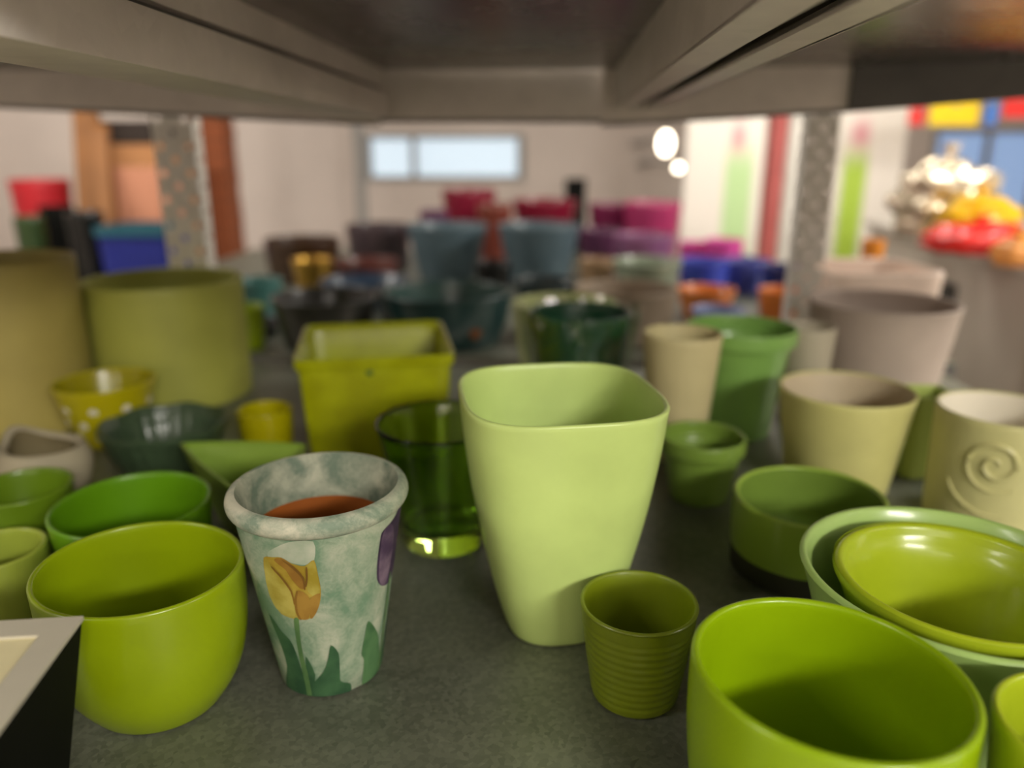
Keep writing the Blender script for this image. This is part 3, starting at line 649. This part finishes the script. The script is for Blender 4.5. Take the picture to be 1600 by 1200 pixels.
bpot(806, 900, 436, 1.78, C('slate_glaze', (44, 56, 58)), 'slate grey pot behind the pale pistachio pot', b=0.85)
# small black box standing at the back
def boxthing(name, label, cat, px0, px1, py0, py1, Y, depth, m, z0=None, lid=None, bev=0.004, rz=0):
    p, q = at(px0, py1, Y), at(px1, py0, Y); zb = p.z if z0 is None else z0
    e = empty(name, ((p.x+q.x)/2, Y+depth/2, zb), rz); tag(e, label, cat)
    hw = (q.x-p.x)/2; h = q.z-zb
    box('box_body', m, -hw, hw, -depth/2, depth/2, 0, h*(0.86 if lid else 1), e, bev)
    if lid: box('box_lid', lid, -hw*1.03, hw*1.03, -depth/2*1.03, depth/2*1.03, h*0.86, h, e, bev)
    return e
boxthing('carton', 'small black box standing behind the crimson bowls', 'box', 884, 916, 280, 330, 3.24, 0.08, M_black, 0.0, M_black)

# ------------------------------------------------------------------ left background: table with boxes, pillar, tub
M_wood = mat('tan_wood', (140, 92, 48), 0.6, var=0.15, scale=6); M_card = mat('cardboard', (196, 140, 92), 0.8, var=0.08, scale=5); M_card2 = mat('salmon_board', (206, 142, 112), 0.8, var=0.06, scale=5)
M_brick = mat('red_brown_brick', (158, 88, 54), 0.85, var=0.2, scale=9, bump=0.4); M_mort = mat('mortar', (120, 84, 62), 0.9, var=0.1)
TZ = -0.16
e = empty('display_table', (-2.15, 3.3, FZ)); tag(e, 'dark table carrying the boxes and blue tub by the left upright', 'table')
M_tab = mat('dark_table', (44, 42, 40), 0.6)
box('table_top', M_tab, -1.0, 1.05, -0.65, 0.6, TZ-FZ-0.04, TZ-FZ-0.0008, e)
for sx in (-0.9, 0.95):
    for sy in (-0.58, 0.52): box('leg', M_tab, sx-0.03, sx+0.03, sy-0.03, sy+0.03, 0, TZ-FZ-0.04, e)
# brick pillar, courses of single bricks
pL, pR = at(312, 300, 4.2), at(356, 300, 4.2); bw = (pR.x-pL.x)
e = empty('brick_pillar', ((pL.x+pR.x)/2, 4.3, FZ)); tag(e, 'red brown brick pillar beside the pale upright', 'pillar')
box('mortar_core', M_mort, -bw/2+0.006, bw/2-0.006, -0.09, 0.09, 0, CZ-FZ, e)
bme = None; z = 0.0
while z < CZ-FZ-0.07:
    if bme is None:
        bm = bmesh.new(); addbox(bm, -bw/2, bw/2, -0.1, 0.1, 0, 0.066, 0.004); bme = bpy.data.meshes.new('brick'); bm.to_mesh(bme); bm.free(); bme.materials.append(M_brick)
    o = bpy.data.objects.new('brick', bme); COL.objects.link(o); o.parent = e; o.location = (random.uniform(-0.004, 0.004), random.uniform(-0.004, 0.004), z); z += 0.077
boxthing('carton', 'tall tan cardboard carton with dark lid on the table', 'box', 166, 246, 188, 352, 3.45, 0.35, M_card, TZ, mat('dark_carton_lid', (52, 42, 36), 0.7))
boxthing('carton', 'salmon pink carton in front of the tan carton', 'box', 188, 258, 262, 348, 3.15, 0.18, M_card2, TZ)
# leaning wooden boards
def board(label, pxa, pya, pxb, pyb, Y, w):
    a, b = at(pxa, pya, Y), at(pxb, pyb, Y-0.12)
    a = Vector((a.x, Y+0.02, a.z)); d = (a-b); b2 = b+d*((TZ-b.z)/d.z); q = Vector((w/2, 0, 0)); th = Vector((0, 0.03, 0))
    c = Vector((b2.x, b2.y, TZ)); e = empty('wooden_board', c); tag(e, label, 'board')
    hexa('plank', M_wood, [b2-q-c, b2+q-c, b2+q+th-c, b2-q+th-c], [a-q-c, a+q-c, a+q+th-c, a-q+th-c], e)
    hexa('plank_cap', mat('board_end_grain', (150, 96, 44), 0.7), [a-q-c, a+q-c, a+q+th-c, a-q+th-c], [a-q-c+Vector((0, 0, .015)), a+q-c+Vector((0, 0, .015)), a+q+th-c+Vector((0, 0, .015)), a-q+th-c+Vector((0, 0, .015))], e)
board('tan wooden board leaning upright beside the dark pots', 126, 150, 140, 330, 3.35, 0.10)
board('narrow wooden board leaning in front of the tan carton', 150, 200, 166, 360, 3.12, 0.055)
# blue tub
p, q = at(146, 412, 2.64), at(262, 356, 2.64)
e = empty('storage_tub', ((p.x+q.x)/2, 2.77, TZ)); tag(e, 'dark blue plastic storage tub on the table', 'tub')
M_btub = mat('blue_plastic', (30, 42, 130), 0.4); hw = (q.x-p.x)/2; h = q.z-TZ
rings('tub_body', [(hw*0.86, 0.10, 0, 9), (hw*0.96, 0.118, h*0.92, 9), (hw*0.93, 0.112, h*0.92, 9), (hw*0.84, 0.096, 0.01, 9)], M_btub, e, 48, True, True)
rings('tub_rim', [(hw*0.965, 0.119, h*0.9, 9), (hw, 0.125, h*0.91, 9), (hw, 0.125, h, 9), (hw*0.93, 0.112, h, 9), (hw*0.93, 0.112, h*0.9, 9)], mat('teal_plastic_rim', (34, 92, 108), 0.4), e, 48)
def tpot(px0, px1, yt, Y, m, label, **k): return bpot(px0, px1, yt, Y, m, label, z0=TZ, **k)
tpot(18, 104, 280, 3.3, mat('red_plastic', (186, 34, 44), 0.4), 'bright red pot on the left table', b=0.75)
tpot(62, 112, 322, 3.02, M_black, 'black glossy pot below the red pot', b=0.8)
tpot(104, 158, 330, 2.84, C('gloss_black_glaze', (16, 18, 18), rough=0.1), 'tall black pot beside the blue tub', b=0.8)
tpot(22, 66, 338, 2.80, C('dark_olive_glaze', (44, 66, 30)), 'dark olive pot beside the white ball', b=0.85)
bm = bmesh.new(); bmesh.ops.create_uvsphere(bm, u_segments=24, v_segments=14, radius=0.055)
c = at(-2, 350, 2.68)
o = bobj('ceramic_ball', bm, mat('ivory_ceramic', (214, 208, 190), 0.4), None, True); o.location = (c.x, 2.68, TZ+0.055+0.06); 
tag(o, 'ivory ceramic ball on a foot at the table edge', 'ball')
rings('ball_foot', [(0.04, 0.04, -0.115, 2), (0.03, 0.03, -0.09, 2), (0.032, 0.032, -0.044, 2)], MATS['ivory_ceramic'], o, 24, True, True)
# grey service pipe at the window
p = at(564, 300, 4.9)
tag(tube('service_pipe', M_frame, [(p.x, 4.9, FZ), (p.x, 4.9, CZ)], 0.035, None, 12), 'grey vertical service pipe beside the wall window', 'pipe')

# ------------------------------------------------------------------ right background: lamps, banners, poles
M_bulb = emit('warm_bulb', (255, 240, 214), 9.0)
def wall_lamp(px, py, Y, r, el, label):
    c = at(px, py, Y); e = empty('wall_lamp', (c.x, c.y, c.z)); tag(e, label, 'lamp')
    bm = bmesh.new(); bmesh.ops.create_uvsphere(bm, u_segments=20, v_segments=12, radius=r)
    for v in bm.verts: v.co.z *= el
    bobj('bulb', bm, M_bulb, e, True)
    tube('lamp_arm', M_frame, [(0, r*0.5, 0), (0, 0.1, 0.02), (0, YB-c.y, 0.02)], 0.010, e, 8)
    rings('wall_plate', [(0.05, 0.05, 0, 2), (0.05, 0.05, 0.02, 2)], M_frame, e, 24, True, True).location = (0, YB-c.y-0.02, 0)
wall_lamp(1040, 224, 4.6, 0.040, 1.6, 'long glowing wall lamp left of the banners')
wall_lamp(1060, 262, 4.4, 0.022, 1.0, 'small round glowing wall lamp below the long one')
def banner_mat(nm, pink, green, split):
    m = bpy.data.materials.new(nm); nt, b = nodes(m); N = nt.nodes; L = nt.links
    tc = N.new('ShaderNodeTexCoord'); sp = N.new('ShaderNodeSeparateXYZ'); L.new(tc.outputs['Generated'], sp.inputs[0])
    def band(sock, lo, hi, soft):
        a = N.new('ShaderNodeMapRange'); a.interpolation_type = 'SMOOTHSTEP'; a.inputs[1].default_value = lo-soft; a.inputs[2].default_value = lo+soft; L.new(sock, a.inputs[0])
        c = N.new('ShaderNodeMapRange'); c.interpolation_type = 'SMOOTHSTEP'; c.inputs[1].default_value = hi-soft; c.inputs[2].default_value = hi+soft; c.inputs[3].default_value = 1; c.inputs[4].default_value = 0; L.new(sock, c.inputs[0])
        x = N.new('ShaderNodeMath'); x.operation = 'MULTIPLY'; L.new(a.outputs[0], x.inputs[0]); L.new(c.outputs[0], x.inputs[1]); return x.outputs[0]
    def both(a, c):
        x = N.new('ShaderNodeMath'); x.operation = 'MULTIPLY'; L.new(a, x.inputs[0]); L.new(c, x.inputs[1]); return x.outputs[0]
    g = both(band(sp.outputs['X'], green[0], green[1], 0.05), band(sp.outputs['Z'], -0.2, green[2], 0.04))
    k = both(band(sp.outputs['X'], pink[0], pink[1], 0.05), band(sp.outputs['Z'], pink[2], pink[3], 0.03))
    m1 = N.new('ShaderNodeMix'); m1.data_type = 'RGBA'; m1.inputs[6].default_value = lin((240, 232, 222)); m1.inputs[7].default_value = lin(split); L.new(g, m1.inputs[0])
    m2 = N.new('ShaderNodeMix'); m2.data_type = 'RGBA'; m2.inputs[7].default_value = lin((214, 140, 150)); L.new(m1.outputs[2], m2.inputs[6]); L.new(k, m2.inputs[0])
    L.new(m2.outputs[2], b.inputs['Base Color']); b.inputs['Roughness'].default_value = 0.5
    return m
def banner(label, px0, px1, Y, m):
    p, q = at(px0, 300, Y), at(px1, 300, Y); hw = (q.x-p.x)/2
    e = empty('roll_up_banner', ((p.x+q.x)/2, Y, FZ)); tag(e, label, 'banner')
    box('banner_sheet', m, -hw, hw, -0.002, 0.002, 0.08, 2.25, e)
    box('banner_base', M_frame, -hw-0.02, hw+0.02, -0.08, 0.08, 0, 0.08, e, 0.01)
    tube('top_rail', M_frame, [(-hw, 0, 2.26), (hw, 0, 2.26)], 0.012, e)
zf = lambda py, Y: (at(1100, py, Y).z-FZ-0.08)/2.17
banner('white banner with a broad pale green stripe and pink blossom', 1068, 1188, 3.5, banner_mat('banner_print_pale', (0.58, 0.74, zf(232, 3.5), zf(198, 3.5)), (0.52, 0.88, zf(238, 3.5)), (190, 222, 160)))
banner('white banner with a narrow bright green stripe, behind the grey upright', 1296, 1404, 3.75, banner_mat('banner_print_bright', (0.22, 0.48, zf(226, 3.6), zf(190, 3.6)), (0.15, 0.50, zf(240, 3.6)), (176, 208, 70)))
def pole(label, px, Y, r, m, cap):
    c = at(px, 300, Y); e = empty('display_pole', (c.x, Y, FZ)); tag(e, label, 'pole')
    rings('pole_tube', [(r, r, 0.02, 2), (r, r, 2.1, 2)], m, e, 24, True, True)
    rings('pole_cap', [(r*1.05, r*1.05, 2.1, 2), (r*1.05, r*1.05, 2.13, 2), (r*0.6, r*0.6, 2.15, 2)], cap, e, 24, True, True)
    rings('pole_foot', [(r*1.4, r*1.4, 0, 2), (r*1.4, r*1.4, 0.012, 2), (r*1.2, r*1.2, 0.03, 2)], cap, e, 24, True, True)
M_wp = mat('white_pole_paint', (232, 228, 220), 0.25)
pole('glossy red pole between the two banners', 1206, 3.75, 0.046, mat('red_gloss_pole', (226, 122, 120), 0.22, coat=0.5), M_wp)
pole('white pole next to the red pole', 1238, 3.45, 0.036, M_wp, M_frame)

# ------------------------------------------------------------------ right counter across the aisle
M_ctr = mat('grey_counter', (186, 178, 166), 0.6, var=0.05, scale=4); CZ0 = 0.13
e = empty('counter', (1.66, 2.4, FZ), math.radians(-7)); tag(e, 'grey counter carrying red and foil bags', 'counter')
box('counter_body', M_ctr, -0.26, 0.9, -0.95, 0.85, 0, CZ0-FZ-0.03, e)
box('counter_top', mat('grey_worktop', (200, 194, 186), 0.45, var=0.04), -0.28, 0.92, -0.97, 0.87, CZ0-FZ-0.03, CZ0-FZ, e, 0.004)
box('dark_side_panel', mat('dark_panel', (48, 47, 45), 0.6), -0.268, -0.26, -0.04, 0.36, 0.62, 1.15, e)
def bag(name, label, cat, px, py, Y, w, h, d, m, seed, crinkle=0.2, knot=None):
    c = at(px, py, Y); rnd = random.Random(seed)
    e = empty(name, (c.x, Y, CZ0)); tag(e, label, cat)
    bm = bmesh.new(); bmesh.ops.create_icosphere(bm, subdivisions=4, radius=1)
    ph = [rnd.uniform(0, 6.28) for _ in range(6)]
    for v in bm.verts:
        n = v.co.normalized()
        s = 1+crinkle*(math.sin(5*n.x+ph[0])*math.sin(6*n.y+ph[1])+0.6*math.sin(11*n.z+ph[2]+4*n.x)+0.4*math.sin(15*n.y+ph[3]+5*n.z))*0.5
        x, y, z = n.x*s*w/2, n.y*s*d/2, n.z*s
        z = h*0.5*(z+1) if z > -0.75 else h*0.5*0.25
        v.co = (x, y, max(0, z-h*0.125))
    bobj('bag_body', bm, m, e, True, 60)
    if knot: 
        rings('bag_neck', [(0.012, 0.012, h*0.84, 2), (0.008, 0.008, h*0.93, 2), (0.03, 0.02, h*1.06, 2)], knot, e, 16, True, True, wob=lambda t, z: (1+0.2*math.sin(5*t), 0))
M_redb = mat('red_plastic_film', (226, 34, 30), 0.25, coat=0.5, bump=0.4, bscale=30); M_yel = mat('yellow_film', (224, 178, 20), 0.3); M_foil = mat('clear_foil', (214, 200, 176), 0.22, metal=0.7, bump=0.9, bscale=40)
bag('gift_bag', 'crumpled bright red bag on the grey counter', 'bag', 1535, 340, 2.15, 0.30, 0.10, 0.22, M_redb, 3, knot=M_redb)
bag('gift_bag', 'crumpled silvery foil bag behind the red bag', 'bag', 1480, 280, 2.60, 0.30, 0.28, 0.22, M_foil, 5, 0.35, knot=M_foil)
bag('gift_bag', 'yellow bag between the foil bag and the red bag', 'bag', 1535, 300, 2.38, 0.24, 0.17, 0.16, M_yel, 8, knot=M_yel)
bag('gift_bag', 'light orange bag at the side of the red bag', 'bag', 1598, 365, 1.92, 0.12, 0.08, 0.12, mat('apricot_film', (236, 160, 84), 0.35), 11, knot=M_yel)
# coloured price cards hanging from a rail
e = empty('card_rail', (0, 3.4, 0)); p, q = at(1414, 158, 3.4), at(1660, 150, 3.4)
e.location = ((p.x+q.x)/2, 3.4, p.z+0.02); tag(e, 'grey hanging rail above the coloured price cards', 'rail')
hw = (q.x-p.x)/2
tube('rail_bar', M_frame, [(-hw, 0, 0), (hw, 0, 0)], 0.012, e)
for s in (-0.9, 0.9): tube('hanger_rod', M_frame, [(hw*s, 0, 0), (hw*s, 0, CZ-p.z-0.02)], 0.005, e)
def card(label, px0, px1, py0, py1, m):
    Y = 3.4; a, b = at(px0, py1, Y), at(px1, py0, Y); c = empty('price_card', ((a.x+b.x)/2, Y, a.z)); tag(c, label, 'card')
    hw = (b.x-a.x)/2; box('card_sheet', m, -hw, hw, -0.003, 0.003, 0, b.z-a.z, c)
    box('card_clip', M_frame, -0.012, 0.012, -0.006, 0.006, b.z-a.z-0.01, p.z+0.02-a.z, c)
R_ = lambda n_, c_: mat(n_, c_, 0.5, var=0.03)
card('narrow red price card beside the yellow card', 1418, 1447, 165, 196, R_('card_red', (214, 46, 40)))
card('yellow price card between the red and blue cards', 1450, 1532, 160, 196, R_('card_yellow', (242, 206, 8)))
card('blue price card between the yellow and wide red cards', 1536, 1562, 158, 196, R_('card_blue', (70, 120, 200)))
card('wide red price card beside the blue card', 1565, 1650, 150, 184, R_('card_scarlet', (232, 48, 44)))
